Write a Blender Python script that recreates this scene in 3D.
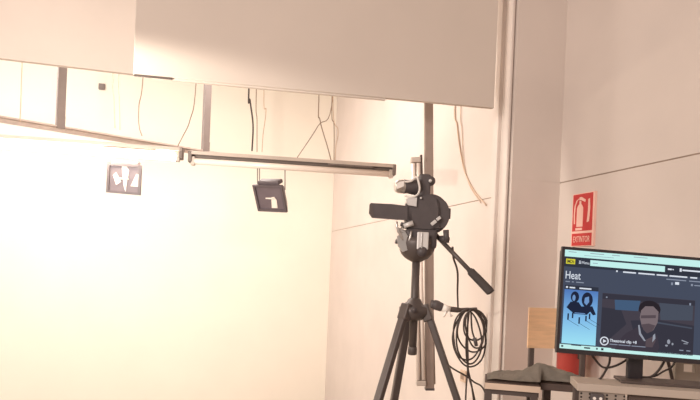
import bpy, bmesh, math, random
from mathutils import Vector, Matrix
random.seed(4)
for o in list(bpy.data.objects): bpy.data.objects.remove(o)
S = bpy.context.scene
COL = S.collection

# ------------------------------------------------------------------ camera
F, PX, PY, ROLL, YAW, EYE = 606.0, 350.0, 270.0, 0.042, math.radians(15.4), 1.72
FW = Vector((math.sin(YAW), math.cos(YAW), 0)); RT = Vector((math.cos(YAW), -math.sin(YAW), 0)); UP = Vector((0, 0, 1))
cr = RT*math.cos(ROLL) + UP*math.sin(ROLL); cu = UP*math.cos(ROLL) - RT*math.sin(ROLL)
cam = bpy.data.objects.new('camera', bpy.data.cameras.new('camera')); COL.objects.link(cam)
cam.matrix_world = Matrix(((cr.x, cu.x, -FW.x, 0), (cr.y, cu.y, -FW.y, 0), (cr.z, cu.z, -FW.z, EYE), (0, 0, 0, 1)))
cam.data.sensor_width = 36; cam.data.lens = F/700*36; cam.data.shift_y = 0.1; cam.data.clip_start = 0.02
S.camera = cam

# ------------------------------------------------------------------ light
S.view_settings.view_transform = 'Standard'; S.view_settings.look = 'None'
S.view_settings.gamma = 1; S.view_settings.use_curve_mapping = False; S.view_settings.exposure = 0.0
W = bpy.data.worlds.new('world'); S.world = W; W.use_nodes = True
W.node_tree.nodes['Background'].inputs[0].default_value = (1.0, 0.86, 0.78, 1)
W.node_tree.nodes['Background'].inputs[1].default_value = 0.5
def aim(o, tgt):
    o.rotation_euler = (Vector(tgt) - o.location).to_track_quat('-Z', 'Y').to_euler()
def area(name, loc, tgt, power, sx, sy, colr, spread=180):
    l = bpy.data.lights.new(name, 'AREA'); l.shape = 'RECTANGLE'; l.size = sx; l.size_y = sy; l.energy = power; l.color = colr
    l.spread = math.radians(spread)
    o = bpy.data.objects.new(name, l); COL.objects.link(o); o.location = loc; aim(o, tgt); return o
def spot(name, loc, tgt, power, ang, blend, rad, colr):
    l = bpy.data.lights.new(name, 'SPOT'); l.energy = power; l.spot_size = math.radians(ang); l.spot_blend = blend
    l.shadow_soft_size = rad; l.color = colr
    o = bpy.data.objects.new(name, l); COL.objects.link(o); o.location = loc; aim(o, tgt); return o
area('backwall_fill', (-2.0, 4.7, 3.5), (-1.9, 7.7, 1.7), 108, 1.8, 0.5, (1, .97, .92))  # added light without a fixture, brightens the left of the back wall
area('backroom_fill', (0.2, 4.9, 3.95), (0.6, 5.3, 0), 86, 1.6, 0.6, (1, .91, .84))  # added unseen fill, kept out of sight behind the fascia
area('left_beam_fill', (-1.7, 3.1, 1.5), (-.9, 4.3, 3.0), 2, .5, .4, (1, .86, .76))  # added off-frame light, only there to brighten the left beam
area('frontroom_fill', (-3.0, -0.8, 3.2), (1.5, 2.3, 1.8), 150, 1.8, 1.2, (1, .90, .83))  # added light behind the viewpoint, lifts the right wall and pilaster
spot('fascia_pool_spot', (-.85, 2.6, 2.2), (-.85+.225, 2.6+.883, 2.2-.412), 92, 155.5, .07, .03, (1, .92, .80))  # invented off-frame spot, cone fitted to throw the light pool on the fascia

# ------------------------------------------------------------------ helpers
def at(px, py, d):
    dx = (px-PX)/F; dy = -(py-PY)/F
    return Vector((0, 0, EYE)) + d*(FW + dx*cr + dy*cu)
def at_Y(px, py, Y):
    dx = (px-PX)/F; dy = -(py-PY)/F
    v = FW + dx*cr + dy*cu
    return Vector((0, 0, EYE)) + v*(Y/v.y)
def at_X(px, py, X):
    dx = (px-PX)/F; dy = -(py-PY)/F
    v = FW + dx*cr + dy*cu
    return Vector((0, 0, EYE)) + v*(X/v.x)
def lin(r, g, b):
    f = lambda c: (c/255/12.92) if c/255 <= .04045 else ((c/255+.055)/1.055)**2.4
    return (f(r), f(g), f(b), 1)

MATS = {}
def mat(name, rgb, rough=.6, metal=0, var=.08, scale=12, bump=0, spec=.5):
    m = bpy.data.materials.new(name); m.use_nodes = True; nt = m.node_tree; b = nt.nodes['Principled BSDF']
    b.inputs['Roughness'].default_value = rough; b.inputs['Metallic'].default_value = metal
    b.inputs['Specular IOR Level'].default_value = spec
    tc = nt.nodes.new('ShaderNodeTexCoord'); n = nt.nodes.new('ShaderNodeTexNoise'); n.inputs['Scale'].default_value = scale
    n.inputs['Detail'].default_value = 5
    nt.links.new(tc.outputs['Object'], n.inputs['Vector'])
    r = nt.nodes.new('ShaderNodeValToRGB'); c = lin(*rgb)
    r.color_ramp.elements[0].position = .3; r.color_ramp.elements[1].position = .7
    r.color_ramp.elements[0].color = tuple(x*(1-var) for x in c[:3])+(1,)
    r.color_ramp.elements[1].color = tuple(min(1, x*(1+var)) for x in c[:3])+(1,)
    nt.links.new(n.outputs['Fac'], r.inputs['Fac']); nt.links.new(r.outputs['Color'], b.inputs['Base Color'])
    if bump:
        bp = nt.nodes.new('ShaderNodeBump'); bp.inputs['Strength'].default_value = bump; bp.inputs['Distance'].default_value = .01
        n2 = nt.nodes.new('ShaderNodeTexNoise'); n2.inputs['Scale'].default_value = scale*6
        nt.links.new(tc.outputs['Object'], n2.inputs['Vector']); nt.links.new(n2.outputs['Fac'], bp.inputs['Height'])
        nt.links.new(bp.outputs['Normal'], b.inputs['Normal'])
    MATS[name] = m; return m
def emat(name, rgb, k=1.0):
    m = bpy.data.materials.new(name); m.use_nodes = True; nt = m.node_tree; nt.nodes.remove(nt.nodes['Principled BSDF'])
    e = nt.nodes.new('ShaderNodeEmission'); e.inputs[0].default_value = lin(*rgb); e.inputs[1].default_value = k
    nt.links.new(e.outputs[0], nt.nodes['Material Output'].inputs[0]); return m
M_wall = mat('plaster_wall', (218, 206, 198), .85, var=.035, scale=2.2, bump=.12, spec=.2)
M_back = mat('plaster_back', (236, 227, 214), .85, var=.02, scale=1.5, bump=.05, spec=.2)
M_fascia = mat('painted_board', (212, 200, 190), .8, var=.03, scale=1.8, spec=.2)
M_floor = mat('concrete_floor', (165, 150, 135), .7, var=.1, scale=5)
M_joint = mat('joint_grout', (172, 152, 138), .9)
M_steel = mat('grey_steel', (128, 116, 112), .55, .1, var=.06)
M_alu = mat('aluminium', (205, 200, 196), .3, .85, var=.04)
M_silver = mat('silver_plastic', (225, 222, 220), .35, .2, var=.03)
M_blk = mat('black_plastic', (86, 79, 80), .5, var=.08, scale=30)
M_trip = mat('tripod_grey', (95, 86, 83), .45, .2, var=.06, scale=25)
M_rub = mat('black_rubber', (72, 65, 63), .75)
M_cable = mat('black_cable', (72, 62, 58), .6)
M_gcable = mat('grey_wire', (150, 128, 112), .7)
M_pcable = mat('pale_wire', (205, 180, 158), .8)
M_white = mat('white_tape', (240, 234, 228), .6, var=.03)
M_house = mat('batten_housing', (192, 178, 168), .5, .05, var=.05)
M_chan = mat('batten_channel', (118, 106, 100), .55, .1)
M_tubeoff = mat('unlit_tube', (240, 226, 216), .25, var=.02)
M_red = mat('sign_red', (205, 62, 62), .55, var=.05)
M_redx = mat('extinguisher_red', (188, 72, 66), .3, var=.05)
M_pic = mat('sign_pale', (250, 205, 190), .6, var=.03)
M_ply = mat('plywood', (238, 196, 156), .55, var=.1, scale=9)
M_cloth = mat('grey_cloth', (176, 166, 154), .95, var=.15, scale=18, bump=.3)
M_desk = mat('grey_laminate', (186, 172, 160), .6, var=.04)
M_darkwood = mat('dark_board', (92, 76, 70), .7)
M_edge = mat('pale_edging', (222, 198, 178), .55, var=.05)
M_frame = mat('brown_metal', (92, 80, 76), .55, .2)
M_crate = mat('grey_shell', (168, 155, 142), .6)
M_bezel = mat('monitor_bezel', (46, 40, 44), .4)
M_glass = None
def glassmat():
    m = bpy.data.materials.new('lamp_glass'); m.use_nodes = True; b = m.node_tree.nodes['Principled BSDF']
    b.inputs['Base Color'].default_value = (.8, .8, .82, 1); b.inputs['Roughness'].default_value = .05
    b.inputs['Transmission Weight'].default_value = .9; b.inputs['IOR'].default_value = 1.1; return m
M_glass = glassmat()
# wood grain on the plywood: stretched noise
nt = M_ply.node_tree
for n in nt.nodes:
    if n.type == 'TEX_NOISE':
        mp = nt.nodes.new('ShaderNodeMapping'); mp.inputs['Scale'].default_value = (1.2, 1.2, 9)
        nt.links.new(nt.nodes['Texture Coordinate'].outputs['Object'], mp.inputs['Vector']); nt.links.new(mp.outputs['Vector'], n.inputs['Vector'])

def wroot(o):
    p = Vector((0, 0, 0))
    while o is not None: p += o.location; o = o.parent
    return p
def obj(name, bm, m, parent=None, smooth=False, origin=None):
    me = bpy.data.meshes.new(name)
    off = wroot(parent) if parent is not None else (Vector(origin) if origin is not None else Vector((0, 0, 0)))
    bmesh.ops.recalc_face_normals(bm, faces=bm.faces[:])
    bmesh.ops.translate(bm, verts=bm.verts[:], vec=-off)
    bm.to_mesh(me); bm.free()
    if smooth:
        for p in me.polygons: p.use_smooth = True
    for mm in (m if isinstance(m, (list, tuple)) else [m]): me.materials.append(mm)
    o = bpy.data.objects.new(name, me); COL.objects.link(o)
    if parent is not None: o.parent = parent
    else: o.location = off
    return o
def tag(o, label, cat, group=None):
    o['label'] = label; o['category'] = cat
    if group: o['group'] = group
    return o
def thing(name, label, cat, loc, group=None):
    o = bpy.data.objects.new(name, None); o.empty_display_size = .05; COL.objects.link(o); o.location = loc
    return tag(o, label, cat, group)
def struct(name, bm, m, parent=None):
    o = obj(name, bm, m, parent)
    if parent is None: o['kind'] = 'structure'
    return o
def BM(): return bmesh.new()
def obox(bm, c, ax, h, bev=0, mi=0):
    """box about c, axes ax (3 unit vectors), half sizes h"""
    c = Vector(c); vs = []
    for sx in (-1, 1):
        for sy in (-1, 1):
            for sz in (-1, 1): vs.append(bm.verts.new(c + ax[0]*h[0]*sx + ax[1]*h[1]*sy + ax[2]*h[2]*sz))
    fs = [bm.faces.new([vs[i] for i in q]) for q in ((0,1,3,2), (4,6,7,5), (0,4,5,1), (2,3,7,6), (0,2,6,4), (1,5,7,3))]
    for f in fs: f.material_index = mi
    if bev:
        es = list({e for f in fs for e in f.edges})
        bmesh.ops.bevel(bm, geom=es, offset=bev, segments=2, affect='EDGES', profile=.5)
    return bm
WAX = (Vector((1,0,0)), Vector((0,1,0)), Vector((0,0,1)))
CAX = (RT, FW, UP)          # plumb axes of things that face the camera's side of the room
def box(bm, x0, x1, y0, y1, z0, z1, bev=0):
    return obox(bm, ((x0+x1)/2, (y0+y1)/2, (z0+z1)/2), WAX, (abs(x1-x0)/2, abs(y1-y0)/2, abs(z1-z0)/2), bev)
def perp(d):
    a = Vector((0,0,1)) if abs(d.z) < .9 else Vector((1,0,0))
    u = d.cross(a).normalized(); return u, d.cross(u).normalized()
def rod(bm, p0, p1, r0, r1=None, seg=14, cap=True, squash=1):
    p0, p1 = Vector(p0), Vector(p1); r1 = r0 if r1 is None else r1
    d = (p1-p0).normalized(); u, v = perp(d); rings = []
    for p, r in ((p0, r0), (p1, r1)):
        rings.append([bm.verts.new(p + u*r*math.cos(2*math.pi*i/seg) + v*r*squash*math.sin(2*math.pi*i/seg)) for i in range(seg)])
    for i in range(seg): bm.faces.new((rings[0][i], rings[0][(i+1)%seg], rings[1][(i+1)%seg], rings[1][i]))
    if cap: bm.faces.new(rings[0][::-1]); bm.faces.new(rings[1])
    return bm
def lathe(bm, p0, axis, prof, seg=24):
    """prof: list of (distance along axis, radius)"""
    p0 = Vector(p0); d = Vector(axis).normalized(); u, v = perp(d); R = []
    for t, r in prof:
        R.append([bm.verts.new(p0 + d*t + (u*math.cos(2*math.pi*i/seg) + v*math.sin(2*math.pi*i/seg))*max(r, 1e-4)) for i in range(seg)])
    for a, b in zip(R[:-1], R[1:]):
        for i in range(seg): bm.faces.new((a[i], a[(i+1)%seg], b[(i+1)%seg], b[i]))
    bm.faces.new(R[0][::-1]); bm.faces.new(R[-1]); return bm
def spline(pts, n=8):
    P = [Vector(p) for p in pts]
    if len(P) < 3: return P
    P = [P[0]*2-P[1]] + P + [P[-1]*2-P[-2]]; out = []
    for i in range(1, len(P)-2):
        a, b, c, d = P[i-1:i+3]
        for k in range(n):
            t = k/n
            out.append(.5*((2*b) + (c-a)*t + (2*a-5*b+4*c-d)*t*t + (-a+3*b-3*c+d)*t**3))
    out.append(P[-2]); return out
def tube(bm, pts, r, seg=8, n=8, smooth=True):
    P = spline(pts, n) if smooth else [Vector(p) for p in pts]; prev = None; u = None
    for i, p in enumerate(P):
        d = (P[min(i+1, len(P)-1)] - P[max(i-1, 0)]).normalized()
        if u is None: u, _ = perp(d)
        u = (u - d*u.dot(d)).normalized(); v = d.cross(u)
        rr = r[i*(len(r)-1)//max(1, len(P)-1)] if isinstance(r, (list, tuple)) else r
        ring = [bm.verts.new(p + (u*math.cos(2*math.pi*k/seg) + v*math.sin(2*math.pi*k/seg))*rr) for k in range(seg)]
        if prev:
            for k in range(seg): bm.faces.new((prev[k], prev[(k+1)%seg], ring[(k+1)%seg], ring[k]))
        else: bm.faces.new(ring[::-1])
        prev = ring
    bm.faces.new(prev); return bm
def prism(bm, pts, ext, mi=0):
    """extrude a flat polygon (list of world points) by vector ext"""
    a = [bm.verts.new(Vector(p)) for p in pts]; b = [bm.verts.new(Vector(p)+Vector(ext)) for p in pts]
    n = len(pts); fs = [bm.faces.new(a[::-1]), bm.faces.new(b)]
    for i in range(n): fs.append(bm.faces.new((a[i], a[(i+1)%n], b[(i+1)%n], b[i])))
    for f in fs: f.material_index = mi
    return bm

# ------------------------------------------------------------------ the room
XW, YB, ZC = 1.85, 7.70, 4.1
struct('floor', box(BM(), -5, XW+.2, -3, YB+.2, -.1, 0), M_floor)
struct('ceiling', box(BM(), -5, XW+.2, -3, YB+.2, ZC, ZC+.12), M_fascia)
struct('wall_back', box(BM(), -5, XW+.2, YB, YB+.15, 0, ZC), M_back)
zj = at_X(560, 183, XW).z
wr = struct('wall_right', box(BM(), XW+.005, XW+.2, -3, YB, 0, ZC), M_joint)
obj('panel', box(BM(), XW, XW+.02, -3, YB, 0, zj-.003), M_wall, wr)
obj('panel', box(BM(), XW, XW+.02, -3, YB, zj+.003, ZC), M_wall, wr)
# pilaster with the ribbed guide channel on its inner side
YP = at_X(563.5, 100, XW).y; XP = at_Y(515, 100, YP).x; YPB = at_X(496, 100, XP).y-YP
pil = struct('trim_1', box(BM(), XP+.012, XW, YP+.012, YP+YPB-.01, 0, ZC), M_joint)
obj('panel', box(BM(), XP, XW, YP, YP+YPB, 0, zj-.0002), M_wall, pil)
obj('panel', box(BM(), XP, XW, YP, YP+YPB, zj+.0002, ZC), M_wall, pil)
gch = obj('guide_channel', box(BM(), XP-.010, XP, YP+.03, YP+YPB-.01, 0, ZC), M_wall, pil)
obj('rib', box(BM(), XP-.022, XP-.008, YP+.016, YP+.040, 0, ZC, .004), M_wall, gch)
obj('rib', box(BM(), XP-.030, XP-.008, YP+YPB*.55, YP+YPB*.68, 0, ZC, .004), M_wall, gch)
# fascia board over the opening (slightly out of square with the wall)
fl = at_Y(133, 73, 2.91); fr = at_Y(494, 109, 2.75); fr.z = fl.z = (fl.z+fr.z)/2
fd = (fr-fl); fd.z = 0; fL = fd.length; fd.normalize(); fn = Vector((-fd.y, fd.x, 0))
fax = (fd, fn, UP)
fL -= .03
fr2 = fl + fd*(fL+.03)
fas = struct('trim_2', obox(BM(), (fl+fr2)/2 + fn*.014 + UP*((ZC-fl.z)/2), fax, ((fL+.03)/2, .014, (ZC-fl.z)/2), .003), M_fascia)
lipa = at_Y(150, 76, 2.9); lipb = at_Y(386, 98, 2.80)
ta = (lipa-fl).dot(fd); tb = (lipb-fl).dot(fd)
obj('lip', obox(BM(), fl + fd*((ta+tb)/2) + fn*.016 - UP*.004, fax, ((tb-ta)/2, .008, .005)), M_fascia, fas)
sa, sb = fl + fd*.005, fl + fd*.17
obj('seam_strip', obox(BM(), (sa+sb)/2 + fn*.004 - UP*.0035, fax, ((sb-sa).length/2, .006, .0035)), M_frame, fas)
# deeper beam at the left, behind the fascia
bl0 = at_Y(0, 59, 4.3); bl1 = at_Y(166, 77, 4.3); zb = (bl0.z+bl1.z)/2
bm = box(BM(), -5, bl1.x, 4.3, 4.34, zb, ZC)
beam = struct('trim_3', bm, M_wall)

# ------------------------------------------------------------------ hanging truss
A = at_Y(60, 126, 4.756); B = at_Y(205, 152, 5.2)
td = (B-A); td.z = 0; tl = td.length; td.normalize(); tn = Vector((-td.y, td.x, 0)); zt = (A.z+B.z)/2
A.z = B.z = zt; tax = (td, tn, UP)
tr = thing('hanging_rail', 'grey steel rail hung across the back room on two square uprights', 'rail', (A+B)/2)
s0, s1 = A - td*1.1, A + td*(tl+.55)
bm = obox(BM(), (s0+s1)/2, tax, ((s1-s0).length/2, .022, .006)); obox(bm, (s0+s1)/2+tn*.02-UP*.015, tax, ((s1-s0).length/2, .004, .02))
obj('angle_bar', bm, mat('glare_washed_steel', (184, 168, 160), .55, .05), tr)  # paler than the uprights: lens glare put into the rail's colour
for P in (A, B):
    up = obj('upright', obox(BM(), Vector((P.x, P.y, (zt+ZC)/2)), tax, (.029, .02, (ZC-zt)/2), .003), M_steel, tr)
    bm = obox(BM(), Vector((P.x, P.y, zt))-tn*.024+UP*.03, tax, (.028, .004, .045)); obj('bracket', bm, M_steel, up)

# ------------------------------------------------------------------ fluorescent battens
def batten(p0, p1, lit, label):
    p0, p1 = Vector(p0), Vector(p1); d = (p1-p0).normalized(); L = (p1-p0).length
    n = Vector((-d.y, d.x, 0)).normalized(); u = d.cross(n); u = u if u.z > 0 else -u
    ax = (d, n, u); c = (p0+p1)/2
    t = thing('fluorescent_batten', label, 'lamp', c)
    bm = BM()                                  # folded channel section, hollow side to the camera
    obox(bm, c+u*.030, ax, (L/2, .035, .005), .002); obox(bm, c+n*.033+u*.008, ax, (L/2, .004, .024))
    obox(bm, c+u*.021-n*.033, ax, (L/2, .003, .008))
    obj('housing', bm, M_house, t)
    obj('channel', obox(BM(), c+u*.010+n*.012, ax, (L/2*.985, .012, .010)), M_chan, t)
    bm = BM(); rod(bm, p0+d*.03-u*.026-n*.012, p1-d*.03-u*.026-n*.012, .020, seg=16)
    obj('tube', bm, M_lit if lit else M_tubeoff, t, True)
    for p, s in ((p0, 1), (p1, -1)):
        obj('end_cap', obox(BM(), p+d*s*.004, ax, (.012, .036, .034), .004), M_chan, t)
        obj('socket', obox(BM(), p+d*s*.022-u*.026-n*.012, ax, (.012, .018, .026), .003), M_house, t)
    obj('ballast', obox(BM(), c+d*L*.28-n*.01+u*.012, ax, (L*.11, .02, .009), .002), M_chan, t)
    return t
M_lit = emat('lit_tube', (255, 240, 214), 60)
b0, b1 = at_Y(190, 157, 3.9), at_Y(394, 170.5, 3.70)
batten(b0, b1, False, 'unlit fluorescent batten with a pale tube hanging beside the camera')
g1 = at_Y(182, 154, 3.92); g0 = at_Y(-60, 137, 4.08)
batten(g0, g1, True, 'lit fluorescent batten glaring white, end to end with the unlit one')

# suspension wires
def wire(pts, r, m, label, cat='wire', name='suspension_wire', group=None):
    return tag(obj(name, tube(BM(), pts, r, 6), m, None, True, origin=pts[-1]), label, cat, group)
def toceil(p): return Vector((p.x, p.y, ZC))
def hang(pix, Y, r, m, label, name='suspension_wire'):
    pts = [at_Y(x, y, Y) for x, y in pix]
    pts = [Vector((pts[0].x, pts[0].y, ZC))] + pts
    return wire(pts, r, m, label, name=name)
hang([(249, 85), (250, 100), (253, 125), (252, 151)], 3.87, .0055, M_cable, 'thick black cable dropping from above to the unlit batten', 'power_cable')
hang([(256.5, 86), (257, 120), (257, 152)], 3.86, .003, M_gcable, 'straight thin wire just beside the thick black cable')
hang([(264, 87), (266, 110), (263, 135), (262, 152)], 3.85, .0028, M_pcable, 'pale wavy wire, second from the thick black cable')
hang([(319, 94), (320, 120), (327, 145), (331, 160)], 3.78, .0035, M_gcable, 'curved grey wire starting at the top of the wire cross')
hang([(333, 95), (318, 126), (297, 158)], 3.80, .003, M_gcable, 'slanting wire crossing the curved grey wire')
hang([(332, 96), (334, 125), (334, 161)], 3.77, .003, M_gcable, 'straight upright wire where two wires meet above the batten')
hang([(333, 97), (338, 130), (336, 145), (335, 161)], 3.765, .0025, M_pcable, 'pale bowed wire on the camera side of the upright wire')
hang([(196, 84), (190, 120), (183, 136), (178, 146), (178, 151)], 4.5, .004, M_gcable, 'loose grey wire curving down beside the inner upright')
hang([(22, 64), (21, 95), (20, 122)], 4.6, .004, M_pcable, 'pale wire hanging nearest the frame edge before the glare')
hang([(113, 73), (114, 100), (115, 128)], 4.9, .004, M_pcable, 'pale straight wire next to the little wall box, nearer one of the pair')
hang([(119, 74), (119.5, 100), (120, 130)], 4.95, .004, M_pcable, 'pale straight wire next to the little wall box, further one of the pair')
hang([(143, 77), (139, 105), (139, 125), (142, 136)], 4.95, .0045, M_gcable, 'thin bent wire midway between the two uprights')
tw = at_X(455, 106, XW-.01)
pts = [at_X(x, y, XW-.008) for x, y in ((455, 100), (457, 125), (461, 155), (466, 175), (475, 192), (486, 205))]
wire([Vector((pts[0].x, pts[0].y, ZC))]+pts, .005, M_pcable, 'pale cable drooping down the bright wall beyond the pilaster', 'cable', 'wall_cable')
pts = [at_X(x, y, XW-.008) for x, y in ((461, 100), (462, 130), (464, 165), (470, 186), (481, 203))]
wire([Vector((pts[0].x, pts[0].y, ZC))]+pts, .003, M_pcable, 'thinner pale cable running alongside the drooping wall cable', 'cable', 'wall_cable')

# ------------------------------------------------------------------ floodlights under the battens
def floodlight(c, w, h, tilt, label, n_refl, ropes, skew, yaw=0):
    """square halogen flood: housing, front rim, reflector, bulb, glass, yoke; faces the camera and down"""
    t = thing('floodlight', label, 'lamp', c, None)
    f0 = -FW*math.cos(yaw) + RT*math.sin(yaw); r0 = RT*math.cos(yaw) + FW*math.sin(yaw)
    f = f0*math.cos(tilt) - UP*math.sin(tilt); u0 = UP*math.cos(tilt) + f0*math.sin(tilt)
    r = r0*math.cos(skew) - u0*math.sin(skew); u = u0*math.cos(skew) + r0*math.sin(skew)
    c = Vector(c)
    # housing: tapered box opening to the front
    a = [c + r*sx*w/2 + u*sy*h/2 for sx, sy in ((-1,-1),(1,-1),(1,1),(-1,1))]
    b = [c - f*.07 + r*sx*w*.32 + u*sy*h*.30 for sx, sy in ((-1,-1),(1,-1),(1,1),(-1,1))]
    bm = BM(); va = [bm.verts.new(p) for p in a]; vb = [bm.verts.new(p) for p in b]
    for i in range(4): bm.faces.new((va[i], va[(i+1)%4], vb[(i+1)%4], vb[i]))
    bm.faces.new(vb); bm.faces.new(va[::-1])
    obj('housing', bm, M_flood, t)
    bm = BM()
    for sx in (-1, 1): obox(bm, c + r*sx*(w/2-.008) + f*.006, (r, u, f), (.008, h/2, .008))
    for sy in (-1, 1): obox(bm, c + u*sy*(h/2-.008) + f*.006, (r, u, f), (w/2-.016, .008, .008))
    obj('rim', bm, M_flood, t)
    obj('reflector', obox(BM(), c+f*.002, (r, u, f), (w/2-.016, h/2-.016, .002)), M_floodin, t)
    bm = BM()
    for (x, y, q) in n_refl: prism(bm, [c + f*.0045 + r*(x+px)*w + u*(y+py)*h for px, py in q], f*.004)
    obj('painted_reflection', bm, M_tubeoff, t)  # pale shapes painted in for the bulb and reflections in the glass
    obj('bulb', rod(BM(), c+f*.008-r*.03, c+f*.008+r*.03, .005), M_tubeoff, t, True)
    top = c + u*(h/2)
    obj('top_hood', obox(BM(), top - f*.03 + u*.008, (r, u, f), (w*.36, .012, .028), .006), M_flood, t)
    for q in ropes: obj('hanger', rod(BM(), q[0], q[1], .0035, seg=6), M_steel, t)
    return t
M_flood = mat('flood_housing', (96, 86, 90), .5, .1)
M_floodin = mat('flood_reflector', (112, 100, 106), .45, .2)
c1 = at_Y(270.5, 198, 3.84)
zbat = at_Y(258, 165, 3.84)
r1 = [(at_Y(257.5, 156, 3.88), at_Y(257.5, 187, 3.87)), (at_Y(259.5, 156, 3.88), at_Y(259.5, 187, 3.87)), (at_Y(285, 158, 3.86), at_Y(285, 190, 3.85))]
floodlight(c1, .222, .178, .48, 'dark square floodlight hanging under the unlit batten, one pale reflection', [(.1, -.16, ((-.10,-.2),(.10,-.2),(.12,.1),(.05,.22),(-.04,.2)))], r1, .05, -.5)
c2 = at_Y(124.5, 179, 4.0)
r2 = [(at_Y(112, 148, 4.02), at_Y(112, 168, 4.02)), (at_Y(137, 150, 4.02), at_Y(137, 169, 4.02))]
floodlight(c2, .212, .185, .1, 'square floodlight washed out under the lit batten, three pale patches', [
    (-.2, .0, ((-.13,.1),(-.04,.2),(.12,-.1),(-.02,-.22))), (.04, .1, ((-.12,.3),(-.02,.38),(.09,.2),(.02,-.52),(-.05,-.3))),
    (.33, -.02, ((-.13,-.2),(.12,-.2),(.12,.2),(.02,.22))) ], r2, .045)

# small box on the back wall, socket on the side wall
p = at_Y(102, 87, YB)
t = thing('junction_box', 'tiny dark junction box high on the bright back wall', 'junction box', (p.x, YB, p.z))
obj('body', box(BM(), p.x-.035, p.x+.035, YB-.03, YB, p.z-.035, p.z+.035, .005), M_steel, t)
obj('cover', box(BM(), p.x-.025, p.x+.025, YB-.036, YB-.03, p.z-.025, p.z+.025, .002), M_chan, t)
p = at_X(464, 376, XW)
t = thing('wall_socket', 'small pale socket plate low on the wall behind the cable loops', 'socket', (XW, p.y, p.z))
obj('plate', box(BM(), XW-.012, XW, p.y-.04, p.y+.04, p.z-.04, p.z+.04, .004), M_pcable, t)
obj('insert', box(BM(), XW-.015, XW-.012, p.y-.022, p.y+.022, p.z-.022, p.z+.022, .001), M_gcable, t)

# ------------------------------------------------------------------ upright pole with vertical lamp
DV = 3.25
ptop, pbot = at(428.5, 104, DV), at(429.5, 388, DV)
pu = (ptop-pbot).normalized(); prt = (RT - pu*RT.dot(pu)).normalized(); pf = pu.cross(prt).normalized()
if pf.dot(FW) < 0: pf = -pf
pax = (prt, pf, pu); pend = pbot + pu*((ZC-pbot.z)/pu.z)
pole = thing('steel_pole', 'square brown-grey steel pole dropping from above behind the tripod', 'pole', pbot)
obj('tube', obox(BM(), (pbot+pend)/2, pax, (.0225, .0225, (pend-pbot).length/2), .003), mat('pole_paint', (150, 132, 122), .5, .1), pole)
obj('end_plug', obox(BM(), pbot-pu*.004, pax, (.024, .024, .006), .002), M_blk, pole)
lt, lb = at(415.5, 158, DV-.02), at(421, 385, DV-.02)
vt = thing('upright_batten_lamp', 'unlit twin tube batten strapped upright along the pole behind the tripod', 'lamp', lb)
vu = (lt-lb).normalized(); vr = (RT - vu*RT.dot(vu)).normalized(); vf = vu.cross(vr).normalized()
if vf.dot(FW) < 0: vf = -vf
vax = (vr, vf, vu); q = (lt+lb)/2; hl = (lt-lb).length/2
obj('housing', obox(BM(), q + vf*.014, vax, (.022, .010, hl), .003), M_house, vt)
for dx in (-.013, .013):
    obj('tube', rod(BM(), q+vr*dx-vf*.010-vu*(hl-.03), q+vr*dx-vf*.010+vu*(hl-.03), .011, seg=14), M_tubeoff, vt, True)
for s_ in (-1, 1):
    obj('end_cap', obox(BM(), q+vu*s_*(hl-.012)+vf*.002, vax, (.026, .024, .014), .004), M_house, vt)
obj('starter', obox(BM(), lt + vr*.030 - vu*.06, vax, (.006, .012, .075), .002), M_frame, vt)
ra, rb = at(434.5, 384, DV-.0), at(432.5, 300, DV-.0)
obj('side_rail', rod(BM(), ra, rb, .006), M_house, vt, True)

# clamp arm, coiled cable
DA = 3.2
arm = thing('clamp_arm', 'black tapered clamp arm with white tape sticking out from the pole', 'clamp', at(440, 307, DA))
obj('grip', tube(BM(), [at(431, 304, DA), at(436, 305, DA), at(443, 308, DA)], [.022, .026, .024, .018], 12, 4), M_blk, arm, True)
obj('tape', rod(BM(), at(442, 307.5, DA), at(450, 309.5, DA), .021, .018), M_white, arm, True)
bm = tube(BM(), [at(446, 311, DA-.01), at(445, 315, DA-.015), at(443, 316.5, DA-.012)], .006, 6, 4); tube(bm, [at(449, 311, DA-.01), at(450, 315, DA-.015), at(452, 316, DA-.012)], .006, 6, 4)
obj('tape_end', bm, M_white, arm, True)
obj('arm', tube(BM(), [at(449, 309, DA), at(460, 310, DA), at(470, 309.5, DA), at(477, 309, DA)], [.015, .012, .010, .009], 10, 4), M_frame, arm, True)
cc = thing('coiled_cable', 'long black cable coiled in loose loops over the clamp arm', 'cable', at(470, 345, DA))
loops = [(470, 310, 16.5, 29, 0), (472, 309, 15, 22, .04), (467, 311, 12.5, 27, .06), (475, 310, 12, 15.5, 0), (469, 309, 15, 26, -.04), (473, 309, 9, 20, .1)]
for k, (cx, ty, a, b, sk) in enumerate(loops):
    pts = []
    for i in range(25):
        an = 2*math.pi*i/24
        x = cx + a*math.sin(an)*(1+.06*math.sin(3*an+k)) ; y = ty + b*(1-math.cos(an)) * .98
        x += sk*(y-ty)
        pts.append(at(x, y, DA - .012 - .006*k + .01*math.sin(an*2+k)))
    obj('loop', tube(BM(), pts, .0046, 7, 3), M_cable, cc, True)
for pts in ([(468, 312), (467.5, 340), (468, 365), (466, 390), (465, 425)], [(469, 312), (466, 345), (468, 368), (472, 388), (476, 420)], [(471, 313), (472, 330), (475, 340)], [(467, 350), (468, 372), (473, 392), (480, 425)]):
    obj('tail', tube(BM(), [at(x, y, DA-.02-.004*i) for i, (x, y) in enumerate(pts)], .0046, 7, 5), M_cable, cc, True)
obj('plug', rod(BM(), at(474.5, 338, DA-.05), at(476.5, 346, DA-.05), .011, .009), M_blk, cc, True)
wire([at(443, 360, DA-.06), at(452, 368, DA-.05), at(466, 376, DA-.05), at(474, 382, DA-.06), at(484, 390, DA-.08), at(492, 420, DA-.1)], .005, M_cable, 'thin black cable slanting off from the coil behind the table leg', 'cable', 'trailing_cable')
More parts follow.
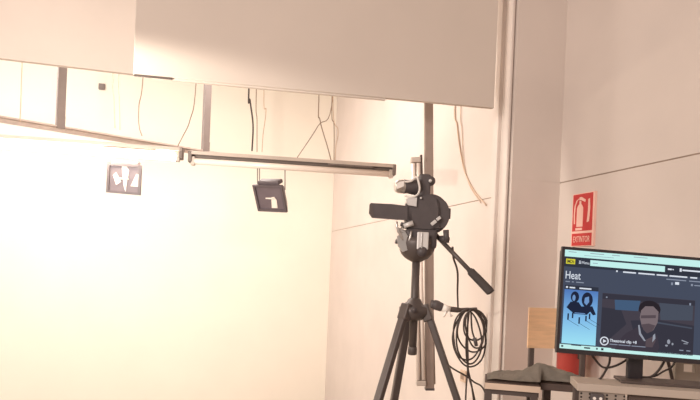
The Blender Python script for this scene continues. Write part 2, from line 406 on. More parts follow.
wire([at(452.5, 247, 2.44), at(453.5, 258, 2.47), at(457.5, 272, 2.6), at(457.5, 292, 2.9), at(458, 308, DA-.02)], .0045, M_cable, 'thin black cable from the tripod head down to the clamp arm', 'cable', 'camera_cable')

# ------------------------------------------------------------------ tripod
D = 2.5
apex = at(414, 312, D); ax0 = Vector((apex.x, apex.y, 0))
tp = thing('tripod', 'dark grey video tripod with long pan handle in front of the opening', 'tripod', ax0)
def onax(py, dx=0, dd=0):
    z = at(414, py, D).z
    return Vector((apex.x, apex.y, z)) + RT*dx + FW*dd
px = D/F
obj('centre_column', rod(BM(), onax(354), onax(256), .0165, seg=20), M_trip, tp, True)
obj('column_foot', lathe(BM(), onax(355), UP, [(0, .014), (.004, .019), (.03, .019), (.034, .017)]), M_trip, tp, True)
obj('spider', lathe(BM(), onax(320), UP, [(0, .030), (.010, .050), (.030, .062), (.052, .062), (.060, .040), (.085, .026), (.09, .018)], 28), M_trip, tp, True)
obj('column_lock', rod(BM(), onax(309)-FW*.04, onax(309)-FW*.075-RT*.01, .009, .012), M_blk, tp, True)
base_az = math.radians(-17)
for k in range(3):
    az = base_az + k*2*math.pi/3
    h = RT*math.cos(az) + FW*math.sin(az)
    top = onax(312) + h*.058
    foot = Vector((apex.x, apex.y, 0)) + h*.655; foot.z = .02
    d = (foot-top).normalized(); s = d.cross(h).normalized()
    n = d.cross(s).normalized()
    L = (foot-top).length
    lg = obj('leg', obox(BM(), top+d*L*.19, (d, s, n), (L*.19, .0165, .013), .005), M_trip, tp)
    obj('hinge', obox(BM(), top - d*.0 - h*.006, (d, s, n), (.035, .022, .020), .006), M_trip, lg)
    obj('clamp', obox(BM(), top+d*L*.385, (d, s, n), (.022, .023, .018), .004), M_blk, lg)
    obj('lower_tube', rod(BM(), top+d*L*.38, foot-d*.03, .0135, .012), M_trip, lg, True)
    obj('foot', rod(BM(), foot-d*.05, foot, .017, .013), M_rub, lg, True)
# bowl and fluid head
obj('bowl', lathe(BM(), onax(262), UP, [(0, .018), (.008, .034), (.018, .050), (.032, .063), (.05, .071), (.075, .075), (.1, .072)], 28), M_trip, tp, True)
hd = obj('pan_head', obox(BM(), onax(239, .012), CAX, (.064, .05, .04), .012), M_blk, tp)
obj('drum', rod(BM(), onax(241, .07), onax(241, -.055), .042, seg=24), M_blk, hd, True)
obj('level_plate', obox(BM(), onax(241.5, .014, -.080), CAX, (.023, .006, .035), .004), M_silver, hd)
obj('plate_rib', obox(BM(), onax(241.5, .010, -.086), CAX, (.003, .003, .030), .001), M_alu, hd)
obj('notch', rod(BM(), onax(252, .014, -.060), onax(252, .014, -.0875), .020, seg=20), M_blk, hd, True)
obj('top_plate', obox(BM(), onax(226, .01), CAX, (.075, .045, .010), .004), M_blk, hd)
for i, (x, y, r, L) in enumerate(((400, 232, .012, .03), (398, 243, .011, .025), (403, 226, .009, .02))):
    bm = rod(BM(), at(x+6, y+1, D-.02), at(x-2, y-2, D-.03), r*.7, r); obj('side_knob', bm, M_blk if i else M_silver, hd, True)
obj('lever', tube(BM(), [at(403, 240, D-.05), at(400, 234, D-.055), at(397, 227, D-.055), at(396.5, 222, D-.05)], .006, 8, 4), M_alu, hd, True)
obj('lever', tube(BM(), [at(407, 247, D-.05), at(410, 238, D-.06), at(411, 231, D-.055)], .005, 8, 4), M_alu, hd, True)
obj('bracket', prism(BM(), [at(x, y, D-.055) for x, y in ((397, 236), (405, 231), (409, 238), (408, 250), (403, 252), (398, 246))], FW*.02), M_alu, hd)
obj('tension_screw', rod(BM(), at(413, 223, D-.06), at(404, 226, D-.06), .011, .009), M_silver, hd, True)
ph = obj('pan_handle', rod(BM(), at(433, 232, D+.01), at(473, 274, D-.13), .0095, .009), M_trip, tp, True)
obj('grip', tube(BM(), [at(469.5, 270, D-.12), at(471, 271.8, D-.125), at(480, 281, D-.155), at(489, 290.5, D-.185), at(491, 293, D-.19)], [.012, .0165, .017, .017, .0165, .010], 14, 4), M_rub, ph, True)
obj('clamp_bolt', rod(BM(), at(446.5, 243, D-.06), at(446, 230, D-.06), .011, .012), M_blk, ph, True)
obj('clamp_joint', rod(BM(), at(441, 239, D-.02), at(447, 239, D-.06), .014), M_blk, ph, True)

# ------------------------------------------------------------------ video camera
cb = onax(222)
vc = thing('video_camera', 'dark camcorder with flip-out screen mounted on the tripod head', 'camera', cb)
bm = prism(BM(), [at(x, y, D-.05) for x, y in ((406, 203), (410, 198), (417, 195), (431, 194), (438, 199), (440, 210), (439, 226), (430, 231), (408, 229), (406, 220))], FW*.10)
bmesh.ops.bevel(bm, geom=bm.edges[:], offset=.006, segments=2, affect='EDGES'); obj('body', bm, M_blk, vc)
# side grip: thick disc with the strap slot
c = at(431, 214, D-.035)
ring = []
bm = BM()
prism(bm, [c + RT*px*18.5*math.cos(a)*(1.0) + UP*px*20*math.sin(a) for a in [2*math.pi*i/36 for i in range(36)]], FW*.07)
bmesh.ops.bevel(bm, geom=[e for e in bm.edges if len(e.link_faces) == 2 and any(len(f.verts) > 4 for f in e.link_faces)], offset=.01, segments=3, affect='EDGES')
g = obj('side_grip', bm, M_blk, vc)
obj('ridge', obox(BM(), at(448.5, 214, D-.01), CAX, (.006, .02, .022), .003), M_blk, g)
for (x, y, L, w) in ((433.5, 222.8, 3.0, 1.7), (438.4, 218.6, 2.3, 1.5)):
    a = Vector(at(x, y, D-.050)); dv = (RT*.72+UP*.62).normalized(); 
    obj('strap_gap_block', obox(BM(), a, (dv, FW, dv.cross(FW)), (L*px, .010, w*px), .002), M_silver, g)  # silver blocks stand in for open gaps showing the bright wall behind
# flip-out screen, seen nearly edge-on
bm = prism(BM(), [at(x, y, D-.05) for x, y in ((369.5, 204.5), (371, 203), (392, 204), (408, 206), (412, 209), (412, 220), (398, 219.5), (372, 217.5), (369, 213))], FW*.022)
fs = obj('flip_screen', bm, M_blk, vc)
prof = at(372, 203, D-.05)
obj('end_face', prism(BM(), [at(x, y, D-.052) for x, y in ((369.5, 205), (372, 204.2), (374, 217), (372.3, 217.2), (369.2, 213))], FW*.018), M_trip, fs)
obj('hinge', rod(BM(), at(409, 206, D-.035), at(409, 222, D-.035), .014), M_blk, fs, True)
# viewfinder barrel with silver eyepiece
v0, v1 = at(419, 187.5, D-.01), at(403, 186.5, D-.03)
vf = obj('viewfinder', lathe(BM(), v0, v1-v0, [(0, .030), (.01, .033), (.03, .031), (.05, .027), (.066, .029), (.07, .026)], 24), M_blk, vc, True)
obj('eyepiece', lathe(BM(), v1 + (v1-v0)*.0, (v1-v0)+UP*-.008, [(-.006, .026), (.004, .029), (.022, .026), (.034, .019), (.035, .012)], 24), M_alu, vf, True)
obj('eyecup_top', prism(BM(), [at(x, y, D-.066) for x, y in ((396, 184), (400, 181.5), (404, 181), (404, 186), (397, 189))], FW*.006), M_white, vf)
obj('cable_loop', tube(BM(), [at(404, 182, D-.055), at(411, 181, D-.06), at(416.5, 177, D-.06), at(419, 184, D-.065), at(419.5, 190, D-.065), at(417, 195, D-.065), at(411, 197, D-.06), at(405, 196, D-.05)], .0042, 8, 6), M_white, vc, True)
obj('tower', obox(BM(), at(424, 187, D), CAX, (.024, .03, .05), .008), M_blk, vc)
kb = obj('knob', rod(BM(), at(430.5, 181, D-.03), at(430.5, 181, D+.03), .020, seg=20), M_blk, vc, True)
obj('knob_cap', rod(BM(), at(430.3, 180.8, D-.036), at(430.3, 180.8, D-.028), .007), M_silver, kb, True)
obj('shoe', prism(BM(), [at(x, y, D-.062) for x, y in ((406, 199), (411, 197), (417, 197.5), (416.5, 206.5), (408, 205))], FW*.03), M_silver, vc)
obj('button', rod(BM(), at(421, 198, D-.06), at(421, 198, D-.05), .0045, seg=12), M_silver, vc, True)

# ------------------------------------------------------------------ fire extinguisher and its sign
def onw(px_, py_): return at_X(px_, py_, XW)
a_, b_ = onw(574.8, 200).y, onw(597, 200).y      # far and near ends of the sign
ytop = (at_X(575, 196, XW).z + at_X(597, 190, XW).z)/2
zdiv = (at_X(575, 234, XW).z + at_X(597, 230, XW).z)/2
sw = a_-b_; zbt = zdiv - .36*(ytop-zdiv)
sg = thing('extinguisher_sign', 'red fire extinguisher sign on the wall above the monitor corner', 'sign', (XW, (a_+b_)/2, zbt))
obj('board', box(BM(), XW-.012, XW, b_, a_, zbt, ytop), M_pic, sg)
X1 = XW-.012
def sgp(u, v): return Vector((X1, a_ - sw*u, zdiv + (ytop-zdiv)*v))   # u: far→near, v: 0 divider, 1 top
def sbox(u0, u1, v0, v1, e=.0012): 
    return prism(BM(), [sgp(u0, v0), sgp(u1, v0), sgp(u1, v1), sgp(u0, v1)], Vector((-e, 0, 0)))
obj('upper_field', sbox(.04, .93, .03, .98), M_red, sg)
obj('lower_field', sbox(.04, .93, -.345, -.03), M_red, sg)
X1 = XW-.0133
bm = prism(BM(), [sgp(u, v) for u, v in ((.24,.14),(.52,.14),(.52,.62),(.46,.70),(.42,.72),(.42,.80),(.34,.80),(.34,.72),(.30,.70),(.24,.62))], Vector((-.001,0,0)))
prism(bm, [sgp(u, v) for u, v in ((.20,.05),(.50,.05),(.50,.11),(.20,.11))], Vector((-.001,0,0)))
prism(bm, [sgp(u, v) for u, v in ((.34,.82),(.42,.82),(.60,.76),(.62,.82),(.44,.90),(.34,.90))], Vector((-.001,0,0)))
hose = [(.34,.87),(.22,.82),(.14,.68),(.12,.45),(.14,.22)]
for (u0, v0), (u1, v1) in zip(hose[:-1], hose[1:]):
    prism(bm, [sgp(u0-.02, v0), sgp(u0+.03, v0), sgp(u1+.03, v1), sgp(u1-.02, v1)], Vector((-.001,0,0)))
prism(bm, [sgp(u, v) for u, v in ((.70,.24),(.80,.26),(.83,.60),(.80,.84),(.74,.82),(.74,.55))], Vector((-.001,0,0)))
obj('pictogram', bm, M_pic, sg)
def text_obj(name, s, size, m, parent, origin, ax_r, ax_u, ax_n, ext=.0004, width=None, bold=0):
    cu_ = bpy.data.curves.new(name, 'FONT'); cu_.body = s; cu_.size = size; cu_.extrude = ext; cu_.offset = bold
    cu_.resolution_u = 3
    o = bpy.data.objects.new('tmp_text', cu_); COL.objects.link(o)
    dg = bpy.context.evaluated_depsgraph_get(); me = bpy.data.meshes.new_from_object(o.evaluated_get(dg))
    bpy.data.objects.remove(o)
    xs = [v.co.x for v in me.vertices]; x0, w = min(xs), max(xs)-min(xs); k = (width/w) if width else 1
    bm = BM(); bm.from_mesh(me); bpy.data.meshes.remove(me)
    for v in bm.verts:
        c = v.co.copy(); v.co = Vector(origin) + ax_r*(c.x-x0)*k + ax_u*c.y + ax_n*c.z
    return obj(name, bm, m, parent)
text_obj('lettering', 'EXTINTOR', (ytop-zdiv)*.22, M_pic, sg, sgp(.12, -.255)-Vector((.0006,0,0)), Vector((0,-1,0)), UP, Vector((-1,0,0)), width=sw*.74)

ec = at_X(571, 362, XW-.10); ebz = at(571, 374, ec.dot(FW)).z
ex = thing('fire_extinguisher', 'red fire extinguisher on the wall, half hidden behind the monitor', 'fire extinguisher', (ec.x, ec.y, ebz))
e0 = Vector((ec.x, ec.y, ebz))
obj('cylinder', lathe(BM(), e0, UP, [(0, .055), (.006, .064), (.33, .064), (.37, .056), (.40, .03), (.415, .022)], 32), M_redx, ex, True)
obj('base_ring', lathe(BM(), e0-UP*.022, UP, [(0, .060), (.022, .060), (.024, .05)], 32), M_pic, ex, True)
obj('label_band', lathe(BM(), e0+UP*.16, UP, [(0, .0642), (.001, .0648), (.12, .0648), (.121, .0642)], 32), M_pic, ex, True)
vb_ = obj('valve', rod(BM(), e0+UP*.41, e0+UP*.455, .018), M_alu, ex, True)
obj('lever', obox(BM(), e0+UP*.455-Vector((0,.03,0)), WAX, (.008, .05, .005), .002), M_blk, vb_)
obj('hose', tube(BM(), [e0+UP*.44, e0+Vector((-.02,-.06,.45)), e0+Vector((-.02,-.085,.38)), e0+Vector((-.01,-.078,.22)), e0+Vector((-.01,-.074,.08))], .009, 8, 6), M_rub, ex, True)
obj('bracket', box(BM(), e0.x+.06, XW, e0.y-.02, e0.y+.02, ebz+.28, ebz+.32), M_steel, ex)

# ------------------------------------------------------------------ chair behind the table
DC = 2.66
ch = thing('high_chair', 'tall chair with pale plywood back on brown metal posts beside the monitor', 'chair', Vector((at(558, 330, DC).x, at(558, 330, DC).y, 0)))
cl, crr = at(528.5, 328, DC), at(590, 331, DC); crr.z = cl.z
cd = (crr-cl); cw = cd.length; cd.normalize(); cn = Vector((-cd.y, cd.x, 0))
zt_, zb_ = at(528, 307.5, DC).z, at(528, 348, DC).z
bm = BM(); N = 10
rows = []
for j in range(2):
    z = (zb_, zt_)[j]; 
    for k, off in enumerate((0, .012)):
        rows.append([bm.verts.new(cl + cd*cw*i/N + cn*(off + .018*(1-(2*i/N-1)**2)) + UP*(z-cl.z)) for i in range(N+1)])
f0, k0, f1, k1 = rows
for i in range(N):
    for a, b in ((f0, f1), (k0, k1), (f0, k0), (f1, k1)): bm.faces.new((a[i], a[i+1], b[i+1], b[i]))
for i in (0, N): bm.faces.new((f0[i], f1[i], k1[i], k0[i]))
obj('backrest', bm, M_ply, ch)
seat_z = 1.05
for x in (533.5, 585.5):
    pp = at(x, 340, DC) + cn*.026
    obj('leg', obox(BM(), Vector((pp.x, pp.y, (zb_+.06)/2)), (cd, cn, UP), (.0115, .010, (zb_+.06)/2), .003), M_frame, ch)
    obj('leg', obox(BM(), Vector((pp.x, pp.y, seat_z/2))+cn*.20-cd*.03*(1 if x > 560 else -1), (cd, cn, UP), (.0115, .010, seat_z/2), .003), M_frame, ch)
mid = at(559, 340, DC); mid.z = seat_z
obj('seat', obox(BM(), mid+cn*.13+UP*.01, (cd, cn, UP), (cw/2-.012, .11, .01), .006), M_ply, ch)
obj('rung', obox(BM(), Vector((mid.x, mid.y, .5))+cn*.026, (cd, cn, UP), (cw/2-.04, .007, .009)), M_frame, ch)

# ------------------------------------------------------------------ table with a grey jacket
DT = 2.05
t0 = at(485, 382.5, DT); t1 = t0 + (RT*.975-FW*.22)*(54/F*DT*.985)
tdv = (t1-t0); tw_ = tdv.length; tdv.normalize(); tnv = Vector((-tdv.y, tdv.x, 0)); tx = (tdv, tnv, UP)
ztop = t0.z; tdep = .19; thk = .020
tb = thing('side_table', 'small high table with pale front edge and brown metal legs', 'table', Vector((*((t0+t1)/2+tnv*tdep/2).xy, 0)))
cen = (t0+t1)/2
obj('tabletop', obox(BM(), cen + tnv*tdep/2 - UP*thk/2, tx, (tw_/2, tdep/2, thk/2), .002), M_darkwood, tb)
obj('front_edging', obox(BM(), cen - tnv*.003 - UP*thk/2, tx, (tw_/2, .004, thk/2), .001), M_edge, tb)
obj('apron', obox(BM(), cen + tnv*.02 - UP*(thk+.009), tx, (tw_/2-.004, .012, .009)), M_frame, tb)
for u in (.012, tw_-.018):
    for v in (.018, tdep-.018):
        obj('leg', obox(BM(), t0 + tdv*u + tnv*v + UP*((ztop-thk)/2-ztop), tx, (.012, .012, (ztop-thk)/2), .002), M_frame, tb)
# long dark bench between table and desk
e0_ = t1 + tdv*.004; e1_ = t1 + tdv*.22
bn = thing('low_bench', 'dark narrow bench bridging the side table and the desk', 'bench', Vector((*((e0_+e1_)/2+tnv*.13).xy, 0)))
cb_ = (e0_+e1_)/2; bw_ = (e1_-e0_).length
obj('bench_top', obox(BM(), cb_ + tnv*.15 - UP*.012, tx, (bw_/2, .07, .012), .003), M_darkwood, bn)
for u in (.03, bw_-.03):
    obj('leg', obox(BM(), e0_ + tdv*u + tnv*.15 + UP*((ztop-.024)/2-ztop), tx, (.012, .03, (ztop-.024)/2), .002), M_frame, bn)
# jacket: crumpled heightfield lying over table and bench
def jacket():
    bm = BM(); nu, nv = 44, 14; L = tw_+.155; g = []
    for j in range(nv+1):
        row = []
        for i in range(nu+1):
            u = i/nu; v = j/nv
            s = u*L
            env = math.sin(math.pi*min(1, v*1.02))**.6
            hgt = .006 + env*(.012 + .044*math.exp(-((u-.52)/.15)**2)*(1-.3*v) + .006*math.exp(-((u-.22)/.16)**2) + .022*math.exp(-((u-.76)/.18)**2))
            hgt *= min(1, u/.08, (1-u)/.05) if 0 < u < 1 else .0
            hgt += env*.0035*math.sin(21*u+7*v)*math.sin(13*v+5*u)*min(1, u*8, (1-u)*8)
            hgt += env*.002*math.sin(44*u-19*v+1)*min(1, u*8, (1-u)*8)
            y = .035 + v*(tdep-.045) + .008*math.sin(9*u+2)
            if s > tw_: y = max(y, .085)
            row.append(bm.verts.new(t0 + tdv*(s+.006) + tnv*y + UP*max(.003, hgt+.003)))
        g.append(row)
    for j in range(nv):
        for i in range(nu): bm.faces.new((g[j][i], g[j][i+1], g[j+1][i+1], g[j+1][i]))
    r = bmesh.ops.solidify(bm, geom=bm.faces[:], thickness=.003)
    return bm
jk = tag(obj('folded_jacket', jacket(), M_cloth, None, True, origin=cen+UP*.002), 'crumpled grey jacket heaped on the small high table', 'jacket')

# ------------------------------------------------------------------ desk, monitor
zd = EYE - .3006
k0_, k1_ = at(577.5, 384.9, 1.76), at(745, 400, 1.675)
k0_.z = k1_.z = zd
kd = (k1_-k0_); kw = kd.length; kd.normalize(); kn = Vector((-kd.y, kd.x, 0)); kx = (kd, kn, UP)
kc = (k0_+k1_)/2; kdep = .13
dk = thing('monitor_desk', 'grey laminate desk shelf carrying the monitor, perforated panel below', 'desk', Vector((*(kc+kn*kdep/2).xy, 0)))
obj('desk_top', obox(BM(), kc + kn*kdep/2 - UP*.0112, kx, (kw/2, kdep/2, .0112), .002), M_desk, dk)
pwid = .125
def perf():
    m = mat('perforated_steel', (150, 140, 132), .5, .3, var=.04); nt = m.node_tree; b = nt.nodes['Principled BSDF']
    vo = nt.nodes.new('ShaderNodeTexVoronoi'); vo.inputs['Scale'].default_value = 95; vo.inputs['Randomness'].default_value = 0
    rp = nt.nodes.new('ShaderNodeValToRGB'); rp.color_ramp.elements[0].position = .28; rp.color_ramp.elements[1].position = .34
    rp.color_ramp.elements[0].color = (.03,.025,.025,1); rp.color_ramp.elements[1].color = lin(165, 152, 142)
    nt.links.new(nt.nodes['Texture Coordinate'].outputs['Object'], vo.inputs['Vector']); nt.links.new(vo.outputs['Distance'], rp.inputs[0])
    nt.links.new(rp.outputs[0], b.inputs['Base Color']); return m
pn = obj('perforated_panel', obox(BM(), k0_ + kd*(.008+pwid/2) + kn*.012 - UP*(.0224+(zd-.0224)/2), kx, (pwid/2, .004, (zd-.0224)/2)), perf(), dk)
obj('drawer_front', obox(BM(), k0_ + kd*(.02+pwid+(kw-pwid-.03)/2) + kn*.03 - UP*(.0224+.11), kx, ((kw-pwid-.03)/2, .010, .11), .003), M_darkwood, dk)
for u, v in ((.02, kdep-.02), (kw-.02, .025), (kw-.02, kdep-.02)):
    obj('leg', obox(BM(), k0_ + kd*u + kn*v - UP*(zd-(zd-.0224)/2), kx, (.013, .013, (zd-.0224)/2), .003), M_frame, dk)
s_c = at(597, 398, 1.75)
sk_ = thing('power_socket', 'black twin power socket clipped on the perforated desk panel', 'socket', s_c)
s_c = k0_ + kd*((s_c-k0_).dot(kd)) + UP*(s_c.z-zd) + kn*.001
obj('body', obox(BM(), s_c - UP*.004, kx, (.018, .008, .017), .003), M_blk, sk_)
for dx in (-.0085, .0085):
    obj('outlet', rod(BM(), s_c + kd*dx - kn*.0075, s_c + kd*dx - kn*.010, .0045, seg=12), M_white, sk_)

# monitor -----------------------------------------------------------
DM = 1.80
mw, mh = .548, .318
tl_, bl_, tr_ = at(561.8, 246.5, DM+.022), at(557, 352.5, DM), at(700, 258, DM+.022)
mr = (tr_-tl_).normalized(); mu = (tl_-bl_); mh = mu.length; mu.normalize()
mu = (mu - mr*mu.dot(mr)).normalized(); mn = mu.cross(mr).normalized()       # mn points away from the viewer?
if mn.dot(FW) > 0: mn = -mn                                                    # towards the viewer
mc = tl_ + mr*mw/2 - mu*mh/2
mo = thing('computer_monitor', 'wide black computer monitor on the desk showing a film web page', 'monitor', Vector((mc.x, mc.y, zd)))
mx = (mr, mu, mn)
obj('back_shell', obox(BM(), mc - mn*.018, mx, (mw/2-.004, mh/2-.004, .014), .008), M_bezel, mo)
bm = BM(); bz = .0085
for s in (-1, 1):
    obox(bm, mc + mr*s*(mw/2-bz/2), mx, (bz/2, mh/2, .006)); 
obox(bm, mc + mu*(mh/2-bz/2), mx, (mw/2-bz, bz/2, .006)); obox(bm, mc - mu*(mh/2-.007), mx, (mw/2-bz, .007, .006))
obj('bezel', bm, M_bezel, mo)
stx = at(634.5, 365, DM+.045)
st = obj('stand', obox(BM(), Vector((stx.x, stx.y, zd+.10)), CAX, (.0225, .010, .096), .003), M_bezel, mo)
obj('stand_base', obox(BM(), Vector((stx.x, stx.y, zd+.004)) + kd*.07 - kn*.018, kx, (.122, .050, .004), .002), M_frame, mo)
obj('stand_joint', obox(BM(), mc - mn*.040, mx, (.05, .05, .016), .004), M_bezel, mo)
sw_, sh_ = mw-2*bz, mh-bz-.014
so = mc - mr*sw_/2 + mu*(mh/2-bz)                # top left of the lit area
scr = obj('screen', obox(BM(), so + mr*sw_/2 - mu*sh_/2, mx, (sw_/2, sh_/2, .002)), emat('screen_page', (72, 79, 97), .95), mo)
kpx = DM/F
def sp(x, y, lay=0):   # x,y in screen units counted from the lit area's top left corner
    return so + mr*x*kpx - mu*y*kpx + mn*(.0022+.0003*lay)
def sq(name, m, rects, lay=1):
    bm = BM()
    for r in rects:
        pts = [(r[0], r[1]), (r[2], r[1]), (r[2], r[3]), (r[0], r[3])] if len(r) == 4 and not isinstance(r[0], tuple) else r
        prism(bm, [sp(x, y, lay) for x, y in pts], mn*.0002)
    return obj(name, bm, m, scr)
def ell(cx, cy, rx, ry, n=20): return [(cx+rx*math.cos(2*math.pi*i/n), cy+ry*math.sin(2*math.pi*i/n)) for i in range(n)]
E_white = emat('screen_white', (196, 240, 236), 1.0); E_txt = emat('screen_text', (222, 228, 238), 1.0); E_dim = emat('screen_dim_text', (140, 148, 165), 1.0)
E_nav = emat('screen_nav', (50, 54, 66), 1.0); E_yel = emat('screen_yellow', (214, 206, 60), 1.0); E_dark = emat('screen_dark', (36, 36, 44), 1)
E_vid = emat('video_dark', (70, 65, 75), 1); E_vid2 = emat('video_car', (56, 55, 66), 1); E_win = emat('video_window', (68, 92, 122), 1); E_win2 = emat('video_pane', (74, 80, 94), 1)
E_skin = emat('video_skin', (122, 108, 112), 1); E_skin2 = emat('video_shade', (88, 76, 82), 1); E_hair = emat('video_hair', (44, 38, 44), 1); E_suit = emat('video_suit', (64, 58, 68), 1); E_col = emat('video_collar', (150, 154, 166), 1)
SW = sw_/kpx; SH = sh_/kpx
sq('browser_bar', E_white, [(0, 0, SW, 6.8)])
for q_ in [(4, 1.6, 12, 2.2), (26, 1.6, 40, 2.2), (48, 1.6, 56, 2.2), (70, 1.6, 84, 2.2), (20, 4.3, 50, 4.7)]: sq('browser_text', E_dim, [q_], 2)
sq('nav_bar', E_nav, [(0, 6.8, SW, 17)])
lg_ = sq('logo', E_yel, [(2.0, 9, 11.2, 14.2)], 2)
text_obj('logo_text', 'IMDb', 4.6*kpx, E_dark, scr, sp(3, 13.2, 3), mr, mu, mn, .0001, width=7.2*kpx, bold=.0002)
sq('menu_icon', E_txt, [(15, 10.2, 17.2, 10.8), (15, 11.4, 17.2, 12), (15, 12.6, 17.2, 13.2)], 2)
text_obj('menu_text', 'Menu', 4.2*kpx, E_txt, scr, sp(18, 13.2, 3), mr, mu, mn, .0001, width=7.5*kpx)
sq('search_bar', E_white, [(26.5, 8.6, 102, 14.4)], 2)
sq('search_text', E_dim, [(29, 11.2, 34, 11.8)], 3)
sq('nav_text', E_txt, [(105, 10.5, 109, 12), (109.6, 10.8, 111, 11.8), (117, 9.4, 119, 12.8), (119.8, 10.4, 140, 11.9), (144, 10.4, 152, 11.8)], 2)
text_obj('film_title', 'Heat', 11.2*kpx, E_txt, scr, sp(2.4, 29.2, 3), mr, mu, mn, .0001, width=15.2*kpx, bold=.0001)
sq('title_details', E_dim, [(2.6, 31.6, 7, 32.6), (9, 31.6, 11, 32.6), (13.4, 31.6, 21, 32.6)], 2)
sq('tab_text', E_txt, [(53, 16.8, 54.6, 18.4), (60, 17.2, 73, 18.6), (75.5, 17.2, 92, 18.6), (94, 17.2, 105, 18.6), (107, 17.2, 125, 18.6), (128, 17.2, 135, 18.6)], 2)
sq('rating_text', E_dim, [(104, 21, 124, 22), (127, 21, 139, 22), (109, 24.4, 110.8, 27), (129, 24.2, 131, 26.4), (132.4, 25, 139, 26)], 2)
sq('rating_value', E_txt, [(113, 23.6, 117, 26.2)], 2)
# page tint panel behind poster and video
E_blue = bpy.data.materials.new('poster_gradient'); E_blue.use_nodes = True; nt = E_blue.node_tree; nt.nodes.remove(nt.nodes['Principled BSDF'])
em = nt.nodes.new('ShaderNodeEmission'); tcn = nt.nodes.new('ShaderNodeTexCoord'); sx = nt.nodes.new('ShaderNodeSeparateXYZ'); rp = nt.nodes.new('ShaderNodeValToRGB')
nt.links.new(tcn.outputs['Generated'], sx.inputs[0]); nt.links.new(sx.outputs['Z'], rp.inputs[0]); nt.links.new(rp.outputs[0], em.inputs[0]); nt.links.new(em.outputs[0], nt.nodes['Material Output'].inputs[0])
rp.color_ramp.elements[0].color = lin(160, 226, 244); rp.color_ramp.elements[1].color = lin(70, 104, 176)
e = rp.color_ramp.elements.new(.45); e.color = lin(128, 186, 232)
sq('poster', E_blue, [(2.2, 35.6, 36.2, 94)], 1)
sq('poster_header', E_nav, [(2.2, 35.6, 36.2, 39.8)], 2)
sq('poster_header_text', E_txt, [(3.4, 36.8, 5.4, 38.6), (7, 37.2, 12.6, 38.6), (17, 37.2, 29, 38.6)], 3)
# a plain generic picture: two dark hills of shadow over a row of small standing figures
E_pd = emat('poster_dark', (34, 40, 62), 1); E_pm = emat('poster_mid', (112, 150, 200), 1)
sq('poster_shapes', E_pd, [ell(13, 47, 4.2, 5.6, 16), ell(25.5, 49, 5.6, 7.6, 18), [(5, 58), (9, 52), (17, 52), (20, 56), (31, 55), (35, 63), (32, 64), (29, 60.5), (26, 64), (13, 64)]] +
   [(x, y, x+1.5, y+5.5+h) for x, y, h in ((6.5, 64, 1), (11, 63, 0), (17.8, 67, 1), (24.5, 65, 0), (28, 62.5, 0))] +
   [[(x+.4, y), (x+1.2, y), (x+12, y+5.6), (x+11, y+5.4)] for x, y in ((6.8, 70.4), (18, 73), (25, 70), (28, 68))], 2)
for q_ in [ell(12, 48, 1.6, 3.2, 12), [(23, 47), (27, 45.5), (27.5, 51), (25, 54.5), (22.5, 52)], (13.5, 62.6, 24, 63.4)]: sq('poster_highlight', E_pm, [q_], 3)
# video still
V0, V1, VT, VB = 40.6, 134, 40.6, 96
sq('video_frame', E_vid, [(V0, VT, V1, VB)], 1)
sq('video_background', E_vid2, [[(V0, 41), (V1, 41), (V1, 46), (V0, 46.5)], [(70, 66), (98, 63), (V1, 66), (V1, VB), (80, VB)], [(V0, 55), (60, 56), (66, 70), (50, 86), (V0, 84)]], 2)
sq('video_window', E_win, [[(53, 46.5), (79, 45.5), (77, 56), (54, 56.5)]], 3)
sq('video_side_pane', E_win2, [[(98, 46), (132, 46), (132, 61), (100, 63)], [(96, 65), (132, 68), (132, 69.4), (96, 66.6)]], 3)
sq('video_jacket', E_suit, [[(58, 88), (66, 79), (77, 72), (82, 84), (92, 88), (97, 78), (100, 90), (98, VB), (56, VB)]], 4)
sq('video_hair', E_hair, [ell(88.5, 53, 11, 8.5)], 4)
sq('video_face', E_skin, [[(80, 55), (84, 50.5), (92, 50), (97.5, 55), (97, 66), (93, 74), (87, 77), (81.5, 71), (79, 62)]], 5)
sq('video_beard', E_skin2, [[(80, 60), (95, 58.5), (95, 61.5), (80, 63)], [(81, 69), (88, 67.5), (95, 69), (92, 75), (87, 77.5), (83, 74)]], 6)
sq('video_collar', E_col, [[(77.6, 70), (79, 69.6), (81, 78), (86, 85), (84.4, 85.4), (79, 79)], [(93, 79), (95, 77), (95.6, 82), (92.6, 86)]], 6)
sq('video_hand', E_skin2, [[(86, 84), (93, 80), (96, 84), (93, 91), (86, 91)]], 5)
sq('video_lights', E_col, [ell(109, 84, 1.6, 2.4, 10), ell(107, 88, 1.4, 1, 10), ell(113, 86, 1, 1.2, 10), [(122, 81), (129, 83), (128.6, 84), (122, 82)], (124, 84.2, 128, 85)], 5)
ringpts = []
bm = BM()
for i in range(24):
    a0, a1 = 2*math.pi*i/24, 2*math.pi*(i+1)/24
    prism(bm, [sp(44.6+r*math.cos(a), 88.6+r*math.sin(a), 7) for r, a in ((3.3, a0), (4.4, a0), (4.4, a1), (3.3, a1))], mn*.0002)
obj('play_ring', bm, E_txt, scr)
sq('play_arrow', E_txt, [[(43.4, 86.8), (46.8, 88.6), (43.4, 90.4)]], 7)
text_obj('clip_title', 'Theatrical clip +8', 4.0*kpx, E_txt, scr, sp(50, 88.8, 7), mr, mu, mn, .0001, width=27*kpx, bold=.0002)
sq('clip_details', E_dim, [(50, 90.8, 58, 91.6), (59, 90.8, 71, 91.6), (72, 90.8, 86, 91.6)], 7)
sq('clip_corner_text', E_dim, [(120, 91, 124, 92), (127, 91, 131, 92), (44, 44, 45.4, 45.4), (128, 43.6, 129.6, 46)], 7)
sq('task_bar', E_white, [(0, SH-4.2, SW, SH)], 2)
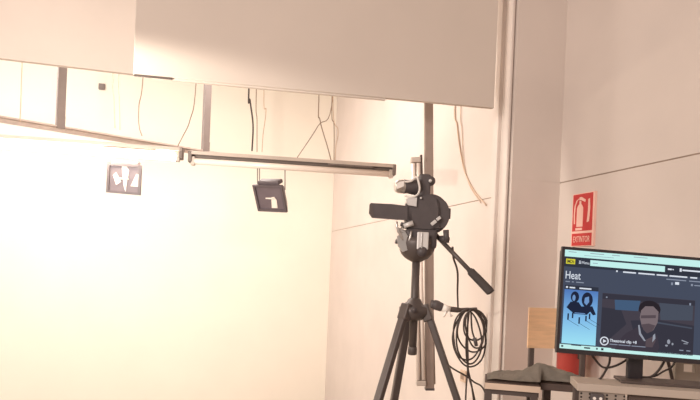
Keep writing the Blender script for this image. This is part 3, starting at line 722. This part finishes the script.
sq('task_bar_icons', E_nav, [(2, SH-3.2, 4, SH-1.4), (12, SH-4.2, 22, SH-3.6), (25, SH-3, 31, SH-1.6), (37, SH-3.2, 38.6, SH-1.4), (42, SH-3.4, 44.4, SH-1.2), (52, SH-4.2, 62, SH-3.6)], 3)

# monitor cables
zc_ = DM+.062
wire([at(590, 352, zc_), at(597, 362, zc_), at(604, 367.5, zc_), at(615, 366, zc_), at(626, 360, zc_), at(631, 354, zc_)], .0035, M_cable, 'dark cable sagging in a loop under the monitor beside its stand', 'cable', 'monitor_cable')
wire([at(610, 352, zc_+.01), at(609.5, 362, zc_+.01), at(606, 370, zc_), at(601, 378, zc_-.02), at(598, 379.5, zc_+.01)], .0035, M_cable, 'dark cable dropping straight from the monitor to the desk', 'cable', 'monitor_cable')
wire([at(640, 377, zc_), at(650, 377, zc_), at(658, 371, zc_), at(665, 360, zc_), at(669, 351, zc_)], .0038, M_cable, 'thick dark cable rising in an arc beyond the monitor stand', 'cable', 'monitor_cable')
wire([at(642, 378, zc_+.01), at(655, 376, zc_+.01), at(664, 371, zc_+.01), at(672, 366.5, zc_+.01), at(680, 352, zc_+.01)], .003, M_cable, 'thinner dark cable under the arching one beyond the stand', 'cable', 'monitor_cable')

# grey plastic chair behind the desk
DS = 1.99
sc_ = at(698, 372, DS)
gc = thing('plastic_chair', 'grey plastic chair back with cut-outs behind the desk under the monitor', 'chair', Vector((sc_.x, sc_.y, 0)))
q0, q1 = at(674, 372, DS), at(728, 372, DS); q1.z = q0.z
gd = (q1-q0); gw = gd.length; gd.normalize(); gn = Vector((-gd.y, gd.x, 0)); gx = (gd, gn, UP)
gtop = at(690, 358, DS).z; gbot = gtop-.30; gm = (q0+q1)/2
bm = BM()
def gslab(u0, u1, z0, z1): obox(bm, q0 + gd*gw*(u0+u1)/2 + UP*((z0+z1)/2-q0.z), gx, (gw*(u1-u0)/2, .009, (z1-z0)/2))
zs = gtop-.020; zs2 = gtop-.047
gslab(0, 1, zs, gtop); gslab(0, 1, gbot, zs2)
for u0, u1 in ((0, .15), (.36, .46), (.80, 1)): gslab(u0, u1, zs2, zs)
obj('backrest', bm, M_crate, gc)
bm = tube(BM(), [at(667, 358, DS-.01), at(670, 369, DS-.01), at(673, 384, DS-.01), at(675, 405, DS-.01)], .0055, 8, 5); obj('side_tube', bm, M_frame, gc, True)
obj('seat', obox(BM(), Vector((gm.x, gm.y, .92)) - gn*.0 - UP*.01, gx, (gw/2, .06, .012), .006), M_crate, gc)
for s in (-1, 1):
    for v in (-.05, .05):
        obj('leg', obox(BM(), Vector((gm.x, gm.y, .455)) + gd*s*(gw/2-.015) + gn*v, gx, (.010, .010, .455), .002), M_frame, gc)
    obj('post', obox(BM(), Vector((gm.x, gm.y, (.92+gbot)/2)) + gd*s*(gw/2-.015), gx, (.010, .008, (gbot-.92)/2+.02), .002), M_frame, gc)
